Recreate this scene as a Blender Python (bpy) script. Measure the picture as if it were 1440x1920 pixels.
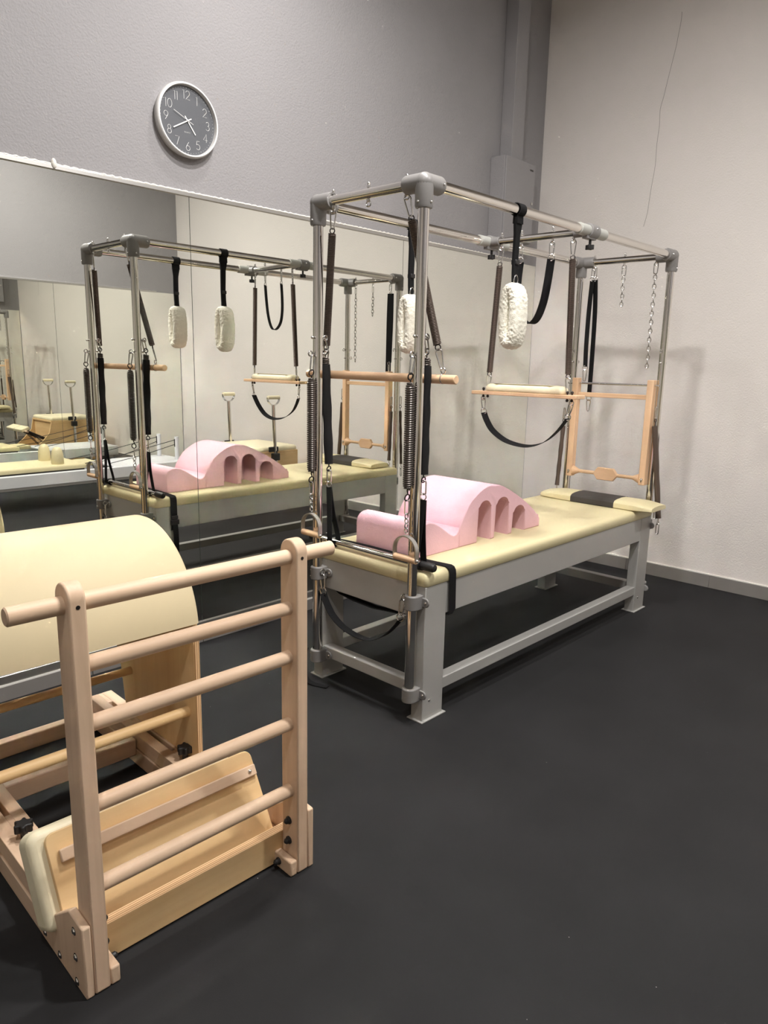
import bpy, bmesh, math, random
from mathutils import Vector, Matrix, noise
random.seed(7)
sc = bpy.context.scene
col = sc.collection
for o in list(bpy.data.objects):
    bpy.data.objects.remove(o, do_unlink=True)

# ------------------------------------------------------------------ camera
CX, CY, CZ = -1.7696, -1.4787, 1.4687
YAW, PIT, ROL, FPX = 0.7553, -0.2038, 0.0214, 1355.07
fw = Vector((math.cos(YAW)*math.cos(PIT), math.sin(YAW)*math.cos(PIT), math.sin(PIT)))
rt = Vector((math.sin(YAW), -math.cos(YAW), 0)); up = rt.cross(fw)
r2 = math.cos(ROL)*rt + math.sin(ROL)*up; u2 = -math.sin(ROL)*rt + math.cos(ROL)*up
cam = bpy.data.cameras.new('camera'); camo = bpy.data.objects.new('camera', cam); col.objects.link(camo)
cam.sensor_fit = 'HORIZONTAL'; cam.sensor_width = 36.0; cam.lens = FPX/1440*36.0; cam.clip_start = .02
camo.matrix_world = Matrix(((r2.x, u2.x, -fw.x, CX), (r2.y, u2.y, -fw.y, CY), (r2.z, u2.z, -fw.z, CZ), (0, 0, 0, 1)))
sc.camera = camo

# ------------------------------------------------------------------ world, exposure
w = bpy.data.worlds.new('world'); sc.world = w; w.use_nodes = True
w.node_tree.nodes['Background'].inputs[0].default_value = (0.75, 0.72, 0.70, 1)
w.node_tree.nodes['Background'].inputs[1].default_value = 0.0
vs = sc.view_settings; vs.view_transform = 'Standard'; vs.look = 'None'; vs.gamma = 1.0; vs.use_curve_mapping = False
vs.exposure = -0.32
sc.cycles.use_denoising = True
sc.cycles.max_bounces = 10; sc.cycles.diffuse_bounces = 4; sc.cycles.glossy_bounces = 7
sc.cycles.sample_clamp_indirect = 0.0; sc.cycles.blur_glossy = 0.0

# ------------------------------------------------------------------ room lamps (ceiling downlights, all above the frame, one added for the reformer)
CEIL = 4.45
LAMPS = [  # x, y, z, radius, watts, beam
    (0.15, 0.13, 4.00, .10, 82, 180),
    (0.50, 1.05, 4.00, .10, 14, 150),
    (0.00, -0.95, 4.00, .12, 92, 180),
    (1.20, -2.20, 4.00, .12, 85, 180),  # extra unseen lamp, added to light the reformer side
    (-2.00, -1.10, 4.00, .12, 45, 180),
]
LAMP_COL = (1.0, 0.965, 0.94)
def lamp_light(x, y, z, r, p, beam):
    l = bpy.data.lights.new('downlight', 'AREA'); l.shape = 'DISK'; l.size = 2*r; l.energy = p; l.color = LAMP_COL; l.spread = math.radians(beam)
    o = bpy.data.objects.new('downlight_light', l); col.objects.link(o); o.location = (x, y, z-.075)
    return o

# ------------------------------------------------------------------ materials
def srgb(r, g, b):
    f = lambda c: (c/255/12.92) if c/255 <= .04045 else ((c/255+.055)/1.055)**2.4
    return (f(r), f(g), f(b), 1)
MATS = {}
def mat(name, c, rough=.5, metal=0, bump=0, bscale=200, var=0, vscale=6, spec=.5, coat=0, sheen=0, vstretch=(1, 1, 1), bdist=.002):
    m = bpy.data.materials.new(name); m.use_nodes = True; nt = m.node_tree; b = nt.nodes['Principled BSDF']
    b.inputs['Base Color'].default_value = c; b.inputs['Roughness'].default_value = rough; b.inputs['Metallic'].default_value = metal
    b.inputs['Specular IOR Level'].default_value = spec; b.inputs['Coat Weight'].default_value = coat
    if sheen: b.inputs['Sheen Weight'].default_value = sheen
    tc = nt.nodes.new('ShaderNodeTexCoord')
    if var:
        mp = nt.nodes.new('ShaderNodeMapping'); mp.inputs['Scale'].default_value = vstretch
        nt.links.new(tc.outputs['Object'], mp.inputs['Vector'])
        n = nt.nodes.new('ShaderNodeTexNoise'); n.inputs['Scale'].default_value = vscale; n.inputs['Detail'].default_value = 4
        nt.links.new(mp.outputs['Vector'], n.inputs['Vector'])
        r = nt.nodes.new('ShaderNodeValToRGB')
        r.color_ramp.elements[0].position = .3; r.color_ramp.elements[1].position = .7
        r.color_ramp.elements[0].color = tuple(x*(1-var) for x in c[:3])+(1,)
        r.color_ramp.elements[1].color = tuple(min(1, x*(1+var*.6)) for x in c[:3])+(1,)
        nt.links.new(n.outputs['Fac'], r.inputs['Fac']); nt.links.new(r.outputs['Color'], b.inputs['Base Color'])
    if bump:
        n2 = nt.nodes.new('ShaderNodeTexNoise'); n2.inputs['Scale'].default_value = bscale; n2.inputs['Detail'].default_value = 3
        nt.links.new(tc.outputs['Object'], n2.inputs['Vector'])
        bp = nt.nodes.new('ShaderNodeBump'); bp.inputs['Strength'].default_value = bump; bp.inputs['Distance'].default_value = bdist
        nt.links.new(n2.outputs['Fac'], bp.inputs['Height']); nt.links.new(bp.outputs['Normal'], b.inputs['Normal'])
    MATS[name] = m
    return m
mat('grey_paint', srgb(150, 148, 149), .85, bump=.55, bscale=115, var=.03, vscale=1.5, spec=.25, bdist=.0045)
mat('white_paint', srgb(226, 221, 216), .85, bump=.45, bscale=100, var=.02, vscale=1.2, spec=.25, bdist=.004)
mat('ceiling_paint', srgb(205, 202, 198), .9)
mat('tile_grey', srgb(132, 128, 124), .55, var=.06, vscale=5)
mat('grout_white', srgb(235, 232, 226), .8)
mat('crack', srgb(140, 134, 130), .9)
mat('mirror', (0.895, 0.905, 0.845, 1), 0.0, 1.0)
mat('mirror_edge', srgb(60, 66, 62), .3, .2)
mat('aluminium', srgb(190, 188, 184), .35, .9)
mat('caulk', srgb(236, 232, 222), .6, bump=.8, bscale=150)
mat('silver_paint', srgb(172, 171, 167), .42, .15, bump=.08, bscale=400, spec=.4)
mat('grey_plastic', srgb(128, 126, 124), .38, bump=.05, bscale=500)
mat('light_plastic', srgb(176, 177, 171), .35)
mat('chrome', (0.74, 0.71, 0.67, 1), .09, 1.0)
mat('satin_steel', (0.70, 0.69, 0.67, 1), .24, 1.0)
mat('dark_metal', srgb(52, 48, 46), .35, .6)
mat('coil_steel', srgb(84, 78, 73), .30, .55)
mat('brown_spring', srgb(96, 84, 76), .34, .45)
mat('black_web', srgb(23, 23, 24), .85, bump=.5, bscale=900, spec=.2)
mat('black_sleeve', srgb(28, 27, 27), .85, bump=.4, bscale=500, spec=.25)
mat('black_rubber', srgb(30, 29, 29), .5)
mat('cream_vinyl', srgb(218, 207, 166), .42, bump=.06, bscale=700, spec=.4)
mat('barrel_vinyl', srgb(208, 193, 158), .55, bump=.05, bscale=700, spec=.2)
mat('pad_cream', srgb(240, 230, 198), .45, bump=.05, bscale=600)
mat('pink_foam', srgb(232, 190, 200), .7, bump=.5, bscale=220, spec=.12, var=.02, vscale=60)
mat('fleece', srgb(240, 236, 220), .95, bump=1.0, bscale=260, sheen=.3, spec=.1)
mat('mesh_fabric', srgb(66, 62, 58), .8, bump=.8, bscale=600)
mat('clock_dial', srgb(94, 96, 100), .35)
mat('white_gloss', srgb(240, 240, 238), .3)
mat('clock_rim', srgb(205, 203, 200), .35)
mat('reformer_white', srgb(226, 228, 232), .35)
mat('charcoal', srgb(74, 72, 70), .6)
def wood(name, c1, c2, axis, rough=.5, scale=22, stretch=14):
    m = bpy.data.materials.new(name); m.use_nodes = True; nt = m.node_tree; b = nt.nodes['Principled BSDF']
    tc = nt.nodes.new('ShaderNodeTexCoord'); mp = nt.nodes.new('ShaderNodeMapping')
    s = [1, 1, 1]; s[axis] = 1.0/stretch; mp.inputs['Scale'].default_value = s
    n = nt.nodes.new('ShaderNodeTexNoise'); n.inputs['Scale'].default_value = scale; n.inputs['Detail'].default_value = 7; n.inputs['Roughness'].default_value = .62; n.inputs['Distortion'].default_value = .6
    r = nt.nodes.new('ShaderNodeValToRGB'); r.color_ramp.elements[0].position = .32; r.color_ramp.elements[1].position = .68
    r.color_ramp.elements[0].color = c1; r.color_ramp.elements[1].color = c2
    nt.links.new(tc.outputs['Object'], mp.inputs['Vector']); nt.links.new(mp.outputs['Vector'], n.inputs['Vector'])
    nt.links.new(n.outputs['Fac'], r.inputs['Fac']); nt.links.new(r.outputs['Color'], b.inputs['Base Color'])
    b.inputs['Roughness'].default_value = rough; b.inputs['Specular IOR Level'].default_value = .35
    MATS[name] = m
for ax, nm in enumerate('xyz'):
    wood('maple_'+nm, srgb(206, 176, 147), srgb(224, 196, 168), ax)
    wood('beech_'+nm, srgb(216, 178, 142), srgb(230, 196, 160), ax)
    wood('ply_'+nm, srgb(222, 184, 132), srgb(236, 204, 154), ax, .45, 12, 9)
def ply_edge(nm='ply_edge', axis='X'):
    m = bpy.data.materials.new(nm); m.use_nodes = True; nt = m.node_tree; b = nt.nodes['Principled BSDF']
    tc = nt.nodes.new('ShaderNodeTexCoord'); wv = nt.nodes.new('ShaderNodeTexWave'); wv.bands_direction = axis; wv.inputs['Scale'].default_value = 46; wv.inputs['Distortion'].default_value = .3
    r = nt.nodes.new('ShaderNodeValToRGB'); r.color_ramp.elements[0].color = srgb(176, 130, 88); r.color_ramp.elements[1].color = srgb(230, 196, 150)
    r.color_ramp.elements[0].position = .25; r.color_ramp.elements[1].position = .5
    nt.links.new(tc.outputs['Object'], wv.inputs['Vector']); nt.links.new(wv.outputs['Fac'], r.inputs['Fac']); nt.links.new(r.outputs['Color'], b.inputs['Base Color'])
    b.inputs['Roughness'].default_value = .6
    MATS[nm] = m
ply_edge(); ply_edge('ply_edge_y', 'Y')
def floor_mat():
    m = bpy.data.materials.new('rubber_floor'); m.use_nodes = True; nt = m.node_tree; b = nt.nodes['Principled BSDF']
    tc = nt.nodes.new('ShaderNodeTexCoord')
    n1 = nt.nodes.new('ShaderNodeTexNoise'); n1.inputs['Scale'].default_value = 2.2; n1.inputs['Detail'].default_value = 5
    n2 = nt.nodes.new('ShaderNodeTexNoise'); n2.inputs['Scale'].default_value = 420; n2.inputs['Detail'].default_value = 2
    r = nt.nodes.new('ShaderNodeValToRGB'); r.color_ramp.elements[0].color = srgb(27, 27, 28); r.color_ramp.elements[1].color = srgb(35, 35, 36)
    r.color_ramp.elements[0].position = .3; r.color_ramp.elements[1].position = .75
    v = nt.nodes.new('ShaderNodeTexVoronoi'); v.inputs['Scale'].default_value = 9.0
    lt = nt.nodes.new('ShaderNodeMath'); lt.operation = 'LESS_THAN'; lt.inputs[1].default_value = .012
    mx = nt.nodes.new('ShaderNodeMixRGB'); mx.inputs['Color2'].default_value = srgb(150, 148, 144)
    for n in (n1, n2, v): nt.links.new(tc.outputs['Object'], n.inputs['Vector'])
    nt.links.new(n1.outputs['Fac'], r.inputs['Fac']); nt.links.new(v.outputs['Distance'], lt.inputs[0])
    nt.links.new(lt.outputs[0], mx.inputs['Fac']); nt.links.new(r.outputs['Color'], mx.inputs['Color1']); nt.links.new(mx.outputs['Color'], b.inputs['Base Color'])
    bp = nt.nodes.new('ShaderNodeBump'); bp.inputs['Strength'].default_value = .25; bp.inputs['Distance'].default_value = .001
    nt.links.new(n2.outputs['Fac'], bp.inputs['Height']); nt.links.new(bp.outputs['Normal'], b.inputs['Normal'])
    b.inputs['Roughness'].default_value = .75; b.inputs['Specular IOR Level'].default_value = .25
    MATS['rubber_floor'] = m
floor_mat()
def emit_mat():
    m = bpy.data.materials.new('lamp_glow'); m.use_nodes = True; b = m.node_tree.nodes['Principled BSDF']
    b.inputs['Emission Color'].default_value = LAMP_COL+(1,); b.inputs['Emission Strength'].default_value = 8
    MATS['lamp_glow'] = m
emit_mat()

# ------------------------------------------------------------------ mesh helpers
V = Vector
def frame(d):
    d = V(d).normalized(); a = V((0, 0, 1)) if abs(d.z) < .9 else V((1, 0, 0))
    u = d.cross(a).normalized(); return u, d.cross(u).normalized()
class MB:
    def __init__(s): s.v = []; s.f = []
    def _add(s, vs, fs):
        k = len(s.v); s.v += [tuple(p) for p in vs]; s.f += [tuple(i+k for i in f) for f in fs]; return s
    def box(s, lo, hi):
        (a, b, c), (d, e, f) = lo, hi
        return s._add([(a, b, c), (d, b, c), (d, e, c), (a, e, c), (a, b, f), (d, b, f), (d, e, f), (a, e, f)],
                      [(3, 2, 1, 0), (4, 5, 6, 7), (0, 1, 5, 4), (1, 2, 6, 5), (2, 3, 7, 6), (3, 0, 4, 7)])
    def obox(s, c, ax, ay, az):   # centre, three half-axis vectors
        c, ax, ay, az = V(c), V(ax), V(ay), V(az)
        p = [c+i*ax+j*ay+k*az for k in (-1, 1) for (i, j) in ((-1, -1), (1, -1), (1, 1), (-1, 1))]
        return s._add(p, [(3, 2, 1, 0), (4, 5, 6, 7), (0, 1, 5, 4), (1, 2, 6, 5), (2, 3, 7, 6), (3, 0, 4, 7)])
    def tube(s, path, r, n=8, closed=False, caps=True):
        P = [V(p) for p in path]; N = len(P); rs = r if isinstance(r, (list, tuple)) else [r]*N
        T = []
        for i in range(N):
            a = P[(i-1) % N] if (closed or i > 0) else P[i]; b = P[(i+1) % N] if (closed or i < N-1) else P[i]
            T.append((b-a).normalized())
        u, _ = frame(T[0]); vs = []
        for i in range(N):
            u = (u-T[i]*u.dot(T[i])); u = u.normalized() if u.length > 1e-6 else frame(T[i])[0]
            q = T[i].cross(u)
            for k in range(n):
                a = 2*math.pi*k/n; vs.append(P[i]+rs[i]*(math.cos(a)*u+math.sin(a)*q))
        fs = []
        for i in range(N if closed else N-1):
            j = (i+1) % N
            for k in range(n):
                l = (k+1) % n; fs.append((i*n+k, i*n+l, j*n+l, j*n+k))
        if not closed and caps:
            fs.append(tuple(range(n-1, -1, -1))); fs.append(tuple((N-1)*n+k for k in range(n)))
        return s._add(vs, fs)
    def cyl(s, a, b, r, n=16): return s.tube([a, b], r, n)
    def prism(s, poly, h0, h1, ax):   # 2D polygon, extruded along axis ax; 2D coords fill the other two axes in order
        def P(p, h):
            q = [0, 0, 0]; o = [i for i in range(3) if i != ax]; q[o[0]] = p[0]; q[o[1]] = p[1]; q[ax] = h; return q
        n = len(poly); vs = [P(p, h0) for p in poly]+[P(p, h1) for p in poly]
        return s._add(vs, [tuple(range(n)), tuple(range(2*n-1, n-1, -1))]+[(i, i+n, (i+1) % n+n, (i+1) % n) for i in range(n)])
    def sphere(s, c, r, nu=16, nv=10, sc=(1, 1, 1)):
        c = V(c); vs = [c+V((0, 0, r*sc[2]))]
        for i in range(1, nv):
            t = math.pi*i/nv
            for k in range(nu):
                a = 2*math.pi*k/nu; vs.append(c+V((r*sc[0]*math.sin(t)*math.cos(a), r*sc[1]*math.sin(t)*math.sin(a), r*sc[2]*math.cos(t))))
        vs.append(c-V((0, 0, r*sc[2]))); L = len(vs)-1
        fs = [(0, 1+k, 1+(k+1) % nu) for k in range(nu)]
        for i in range(nv-2):
            for k in range(nu):
                a = 1+i*nu+k; b = 1+i*nu+(k+1) % nu; fs.append((a, a+nu, b+nu, b))
        fs += [(L, 1+(nv-2)*nu+(k+1) % nu, 1+(nv-2)*nu+k) for k in range(nu)]
        return s._add(vs, fs)
    def lathe(s, prof, c, axis, n=32):   # prof: (radius, height along axis)
        c = V(c); d = V(axis).normalized(); u, q = frame(d); vs = []; fs = []
        for (r, h) in prof:
            for k in range(n):
                a = 2*math.pi*k/n; vs.append(c+d*h+max(r, 1e-5)*(math.cos(a)*u+math.sin(a)*q))
        for i in range(len(prof)-1):
            for k in range(n):
                l = (k+1) % n; fs.append((i*n+k, i*n+l, (i+1)*n+l, (i+1)*n+k))
        return s._add(vs, fs)
    def torus(s, c, axis, R, r, n=20, m=7, sq=(1, 1)):
        c = V(c); u, q = frame(axis)
        return s.tube([c+R*(sq[0]*math.cos(2*math.pi*i/n)*u+sq[1]*math.sin(2*math.pi*i/n)*q) for i in range(n)], r, m, True)
    def ribbon(s, path, wdir, wid, th):   # flat webbing; wdir one vector or one per point
        P = [V(p) for p in path]; N = len(P); vs = []; fs = []
        for i in range(N):
            t = (P[min(i+1, N-1)]-P[max(i-1, 0)]).normalized()
            wd = V(wdir[i]) if isinstance(wdir, list) else V(wdir)
            wd = (wd-t*wd.dot(t)).normalized(); nn = t.cross(wd)
            for a, b in ((-1, -1), (1, -1), (1, 1), (-1, 1)): vs.append(P[i]+wd*a*wid/2+nn*b*th/2)
        for i in range(N-1):
            for k in range(4):
                l = (k+1) % 4; fs.append((4*i+k, 4*i+l, 4*i+4+l, 4*i+4+k))
        fs += [(3, 2, 1, 0), tuple(4*(N-1)+k for k in range(4))]
        return s._add(vs, fs)
    def helix(s, a, b, R, r, turns, n=12, m=5, taper=0):
        a, b = V(a), V(b); d = (b-a); L = d.length; d = d.normalized(); u, q = frame(d); P = []
        N = int(turns*n)
        for i in range(N+1):
            t = i/N; an = 2*math.pi*turns*t; RR = R
            if taper:
                e = min(t, 1-t)*L/taper
                RR = R*(.45+.55*min(1, e)**.5)
            P.append(a+d*L*t+RR*(math.cos(an)*u+math.sin(an)*q))
        return s.tube(P, r, m)
    def build(s, name, m, parent=None, bevel=0, seg=2, smooth=True, angle=35, subsurf=0):
        me = bpy.data.meshes.new(name); off = V((0, 0, 0))
        if parent:
            root = parent
            while root.parent: root = root.parent
            if not root.get('_loc'): off = root.location
        me.from_pydata([tuple(V(p)-off) for p in s.v], [], s.f); me.update()
        bm = bmesh.new(); bm.from_mesh(me); bmesh.ops.recalc_face_normals(bm, faces=bm.faces); bm.to_mesh(me); bm.free()
        me.materials.append(MATS[m])
        o = bpy.data.objects.new(name, me); col.objects.link(o)
        if smooth:
            for p in me.polygons: p.use_smooth = True
            me.set_sharp_from_angle(angle=math.radians(angle))
        if bevel:
            b = o.modifiers.new('bevel', 'BEVEL'); b.width = bevel; b.segments = seg; b.limit_method = 'ANGLE'; b.angle_limit = math.radians(40); b.harden_normals = False
        if subsurf:
            sb = o.modifiers.new('sub', 'SUBSURF'); sb.levels = subsurf; sb.render_levels = subsurf
        if parent: o.parent = parent
        return o
def tag(o, label, cat, group=None):
    o['label'] = label; o['category'] = cat
    if group: o['group'] = group
    return o
def thing(name, label, cat, loc, group=None, rotz=0, local=False):
    o = bpy.data.objects.new(name, None); col.objects.link(o); o.location = loc; o.rotation_euler = (0, 0, rotz); o.empty_display_size = .1
    if local: o['_loc'] = 1
    return tag(o, label, cat, group)
def struct(o): o['kind'] = 'structure'; return o
def arc_pts(cx, cy, r, a0, a1, n): return [(cx+r*math.cos(math.radians(a0+(a1-a0)*i/n)), cy+r*math.sin(math.radians(a0+(a1-a0)*i/n))) for i in range(n+1)]
def smooth_path(pts, n=6):
    P = [V(p) for p in pts]; out = []
    for i in range(len(P)-1):
        p0 = P[max(i-1, 0)]; p1 = P[i]; p2 = P[i+1]; p3 = P[min(i+2, len(P)-1)]
        for k in range(n):
            t = k/n; out.append(.5*((2*p1)+(-p0+p2)*t+(2*p0-5*p1+4*p2-p3)*t*t+(-p0+3*p1-3*p2+p3)*t**3))
    out.append(P[-1]); return out
def carabiner(mb, a, b, nrm, wide=.0135, narrow=.0075, r=.0033):
    """pear-shaped snap hook between a (wide end) and b"""
    a, b = V(a), V(b); d = (b-a); L = d.length; d = d.normalized(); sd = d.cross(V(nrm)).normalized(); P = []
    for i in range(8):
        t = math.pi*i/7; P.append(a+d*(wide-wide*math.sin(t))+sd*wide*math.cos(t))
    for i in range(8):
        t = math.pi*i/7; P.append(b-d*(narrow-narrow*math.sin(t))-sd*narrow*math.cos(t))
    mb.tube(P, r, 6, True); return mb
def ring(mb, c, nrm, R=.011, r=.0026): return mb.torus(c, nrm, R, r, 16, 6)

# ================================================================== THE SETTING
XR, YM, YO, XL = 3.2492, 1.6983, -3.4514, -4.6
HM, HB = 2.2147, .1133
struct(MB().box((XL, YO, -.12), (XR, YM, 0)).build('floor', 'rubber_floor', smooth=False))
struct(MB().box((XL-.2, YO-.2, CEIL), (XR+.2, YM+.2, CEIL+.15)).build('ceiling', 'ceiling_paint', smooth=False))
struct(MB().box((XL-.2, YM, -.12), (XR+.2, YM+.2, CEIL)).build('wall_left', 'grey_paint', smooth=False))
wr = struct(MB().box((XR, YO-.2, -.12), (XR+.2, YM, CEIL)).build('wall_right', 'white_paint', smooth=False))
cr = [(.73, 3.70), (.73, 3.645), (.742, 3.55), (.748, 3.50), (.783, 3.316), (.80, 3.22), (.816, 3.147), (.812, 3.04), (.818, 2.935), (.816, 2.80), (.829, 2.671), (.838, 2.55), (.842, 2.50), (.86, 2.42)]
MB().ribbon(smooth_path([(XR-.0004, y, z) for y, z in cr], 3), (0, 1, 0), .0024, .0008).build('crack', 'crack', wr)
struct(MB().box((XL-.2, YO-.2, -.12), (XR, YO, CEIL)).build('wall_front', 'grey_paint', smooth=False))
struct(MB().box((XL-.2, YO, -.12), (XL, YM, CEIL)).build('wall_rear', 'white_paint', smooth=False))
# tiled baseboards with a pale grout line on top; each tile a piece
def baseboard(name, axis, fixed, t, a, b, h=.092, step=.6):
    base = MB()
    if axis == 1: base.box((fixed-t*.6, a, 0), (fixed, b, h-.004))
    else: base.box((a, fixed, 0), (b, fixed+t*.6, h-.004))
    o = struct(base.build(name, 'tile_grey', smooth=False))
    g = MB()
    if axis == 1: g.box((fixed-t*.9, a, h-.004), (fixed, b, h+.004))
    else: g.box((a, fixed, h-.004), (b, fixed+t*.9, h+.004))
    g.build('grout_line', 'grout_white', o)
    x = a
    while x < b-.01:
        e = min(x+step, b)
        m = MB()
        if axis == 1: m.box((fixed-t, x+.0015, .001), (fixed-t*.5, e-.0015, h-.003))
        else: m.box((x+.0015, fixed+t*.5, .001), (e-.0015, fixed+t, h-.003))
        m.build('tile', 'tile_grey', o, bevel=.001, seg=1); x = e
baseboard('baseboard_right', 1, XR, .012, YO+.012, YM-.02)
baseboard('baseboard_left', 0, YM-.008, -.012, XL+.01, XR-.014, h=.07, step=.6)
baseboard('baseboard_front', 0, YO, .012, XL+.01, XR-.014, h=.08)

# wall mirrors: one thing per wall, each pane a part
def wall_mirror(name, label, y, sgn, seams, top):
    t = thing(name, label, 'mirror', (seams[0], y, 0))
    for a, b in zip(seams[:-1], seams[1:]):
        p = MB().box((a+.0016, min(y, y-sgn*.006), HB), (b-.0016, max(y, y-sgn*.006), top)).build('pane', 'mirror', t, smooth=False)
    MB().box((seams[0], min(y, y-sgn*.002), HB), (seams[-1], max(y, y-sgn*.002), top)).build('backing', 'mirror_edge', t, smooth=False)
    lo, hi = sorted((y, y-sgn*.016))
    MB().box((seams[0], lo, top-.004), (seams[-1]-.3, hi, top+.014)).build('top_channel', 'aluminium', t, bevel=.002)
    MB().box((seams[0], lo, HB-.036), (seams[-1], hi, HB)).build('bottom_channel', 'aluminium', t, bevel=.002)
    return t
mA = wall_mirror('wall_mirror', 'large wall mirror of joined panes under the clock, behind the trapeze table', YM, 1, [-4.3, -2.80, -1.29, .2155, 1.722, XR-.012], HM)
P = [(-4.3+i*.012, YM-.009, HM+.016+.0015*math.sin(i*1.9)) for i in range(int((XR-.3+4.3)/.012))]
MB().tube(P, [.0052+.0013*math.sin(i*2.3) for i in range(len(P))], 7).build('caulk_bead', 'caulk', mA)
MB().sphere((-.412, YM-.014, HM+.018), .016, 12, 8, (.7, .7, 1.3)).build('caulk_blob', 'caulk', mA)
wall_mirror('wall_mirror', 'mirror on the opposite wall, seen only as a reflection behind the white reformer', YO, -1, [-4.3, -2.8, -1.3, .2, 1.7, XR-.012], 2.2465)

# service box and trunk in the corner, painted with the wall
XB0, XB1, YB = 2.60, 2.965, YM-.13
sb = thing('service_box', 'grey painted metal service box high in the corner above the mirror', 'box', (XB0, YB, 2.33))
MB().box((XB0, YB+.012, 2.33), (XB1, YM, 2.865)).build('body', 'grey_paint', sb, bevel=.004)
MB().box((XB0+.004, YB, 2.335), (XB1-.002, YB+.012, 2.862)).build('door', 'grey_paint', sb, bevel=.003)
MB().cyl((XB1-.035, YB+.001, 2.60), (XB1-.035, YB-.008, 2.60), .010, 14).build('lock', 'satin_steel', sb)
MB().box((XB1-.07, YB-.002, 2.815), (XB1-.03, YB, 2.825)).build('badge', 'charcoal', sb)
tr = MB().box((2.70, YM-.10, 2.866), (2.84, YM, CEIL)).build('cable_trunk', 'grey_paint', bevel=.004)
tag(tr, 'grey boxed-in cable trunk rising from the corner service box', 'duct')

# ceiling downlights
for i, (x, y, z, r, p, beam) in enumerate(LAMPS):
    t = thing('ceiling_downlight', ['round downlight over the trapeze table', 'round downlight close to the clock wall', 'round downlight over the open floor', 'unseen downlight added to light the white reformer', 'round downlight above the ladder end of the room'][i], 'lamp', (x, y, z), 'ceiling downlights')
    MB().cyl((x, y, z+.06), (x, y, CEIL), .008, 8).build('stem', 'charcoal', t)
    MB().lathe([(r*.4, .07), (r+.02, .06), (r+.02, -.05), (r+.012, -.05), (r+.012, .04), (0, .04)], (x, y, z), (0, 0, 1), 24).build('housing', 'charcoal', t)
    MB().lathe([(r+.01, -.03), (0, -.03)], (x, y, z), (0, 0, 1), 24).build('diffuser', 'lamp_glow', t)
    l = lamp_light(x, y, z, r, p, beam); l.parent = t; l.location = (0, 0, -.055)

# ================================================================== WALL CLOCK
KX, KZ, KR = .207, 2.5335, .156
KY = YM-.044                      # plane of the rim front
ck = thing('wall_clock', 'round wall clock with white rim, grey dial and thin white numerals', 'clock', (KX, YM, KZ))
MB().lathe([(0, .001), (KR-.004, .001), (KR-.002, .012), (KR+.004, .030), (KR, .0415), (KR-.004, .044), (KR-.009, .0435), (KR-.011, .026)], (KX, YM, KZ), (0, -1, 0), 64).build('case', 'clock_rim', ck, angle=50)
MB().lathe([(KR+.0005, .0405), (KR-.003, .0452), (KR-.008, .0450), (KR-.0095, .0405)], (KX, YM, KZ), (0, -1, 0), 64).build('rim', 'white_gloss', ck)
MB().lathe([(KR-.010, 0), (0, 0)], (KX, YM-.026, KZ), (0, -1, 0), 48).build('dial', 'clock_dial', ck)
def circ(cx, cy, rx, ry, a0, a1, n=14): return [(cx+rx*math.cos(math.radians(a0+(a1-a0)*i/n)), cy+ry*math.sin(math.radians(a0+(a1-a0)*i/n))) for i in range(n+1)]
DIG = {  # strokes on a 0.6 x 1 cell
    '0': [circ(.3, .5, .30, .5, 90, 450, 24)], '1': [[(.12, .93), (.3, 1), (.3, 0)]],
    '2': [circ(.3, .70, .27, .30, 165, -25, 12)+[(.02, 0), (.60, 0)]],
    '3': [circ(.27, .76, .22, .24, 150, -80, 12)+circ(.27, .27, .27, .27, 85, -150, 14)],
    '4': [[(.45, 0), (.45, 1), (0, .27), (.62, .27)]],
    '5': [[(.52, 1), (.12, 1), (.06, .56)]+circ(.27, .31, .28, .31, 130, -145, 14)],
    '6': [[(.42, 1), (.07, .48)], circ(.3, .29, .28, .29, 0, 360, 20)],
    '7': [[(0, 1), (.56, 1), (.2, 0)]],
    '8': [circ(.3, .76, .21, .24, 0, 360, 18), circ(.3, .27, .27, .27, 0, 360, 20)],
    '9': [[(.18, 0), (.53, .52)], circ(.3, .71, .28, .29, 0, 360, 20)]}
def strokes(mb, txt, cx, cz, h, y, rr, adv=.74):
    n = len(txt); w = h*.6
    wid = sum((.34 if c == '1' else adv)*h for c in txt); x = cx-wid/2
    for c in txt:
        cw = (.34 if c == '1' else adv)*h; ox = x+cw/2-w/2; x += cw
        for st in DIG[c]: mb.tube([(ox+px*h, y, cz-h/2+pz*h) for px, pz in st], rr, 5)
for hnum in range(1, 13):
    a = math.radians(90-30*hnum); R = .108
    mb = MB(); strokes(mb, str(hnum), KX+R*math.cos(a), KZ+R*math.sin(a), .036, YM-.0265, .00085); mb.build('numeral', 'white_gloss', ck)
dots = MB()
for i in range(60):
    a = math.radians(6*i); dots.sphere((KX+.1365*math.cos(a), YM-.0262, KZ+.1365*math.sin(a)), .0011 if i % 5 else .0016, 6, 4)
do = dots.build('minute_dots', 'white_gloss', ck); do['kind'] = 'stuff'
LET = {'Q': [circ(.3, .5, .3, .5, 0, 360, 14), [(.35, .25), (.6, 0)]], 'U': [[(0, 1), (0, .3), (.1, .05), (.3, 0), (.5, .05), (.6, .3), (.6, 1)]], 'A': [[(0, 0), (.3, 1), (.6, 0)], [(.12, .35), (.48, .35)]],
       'R': [[(0, 0), (0, 1), (.45, 1), (.58, .85), (.58, .65), (.45, .5), (0, .5)], [(.3, .5), (.6, 0)]], 'T': [[(0, 1), (.6, 1)], [(.3, 1), (.3, 0)]], 'Z': [[(0, 1), (.6, 1), (0, 0), (.6, 0)]]}
lm = MB()
for i, c in enumerate('QUARTZ'):
    for st in LET[c]: lm.tube([(KX+(i-3)*.0056+px*.0055, YM-.0264, KZ-.052+pz*.0055) for px, pz in st], .00035, 4)
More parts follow.
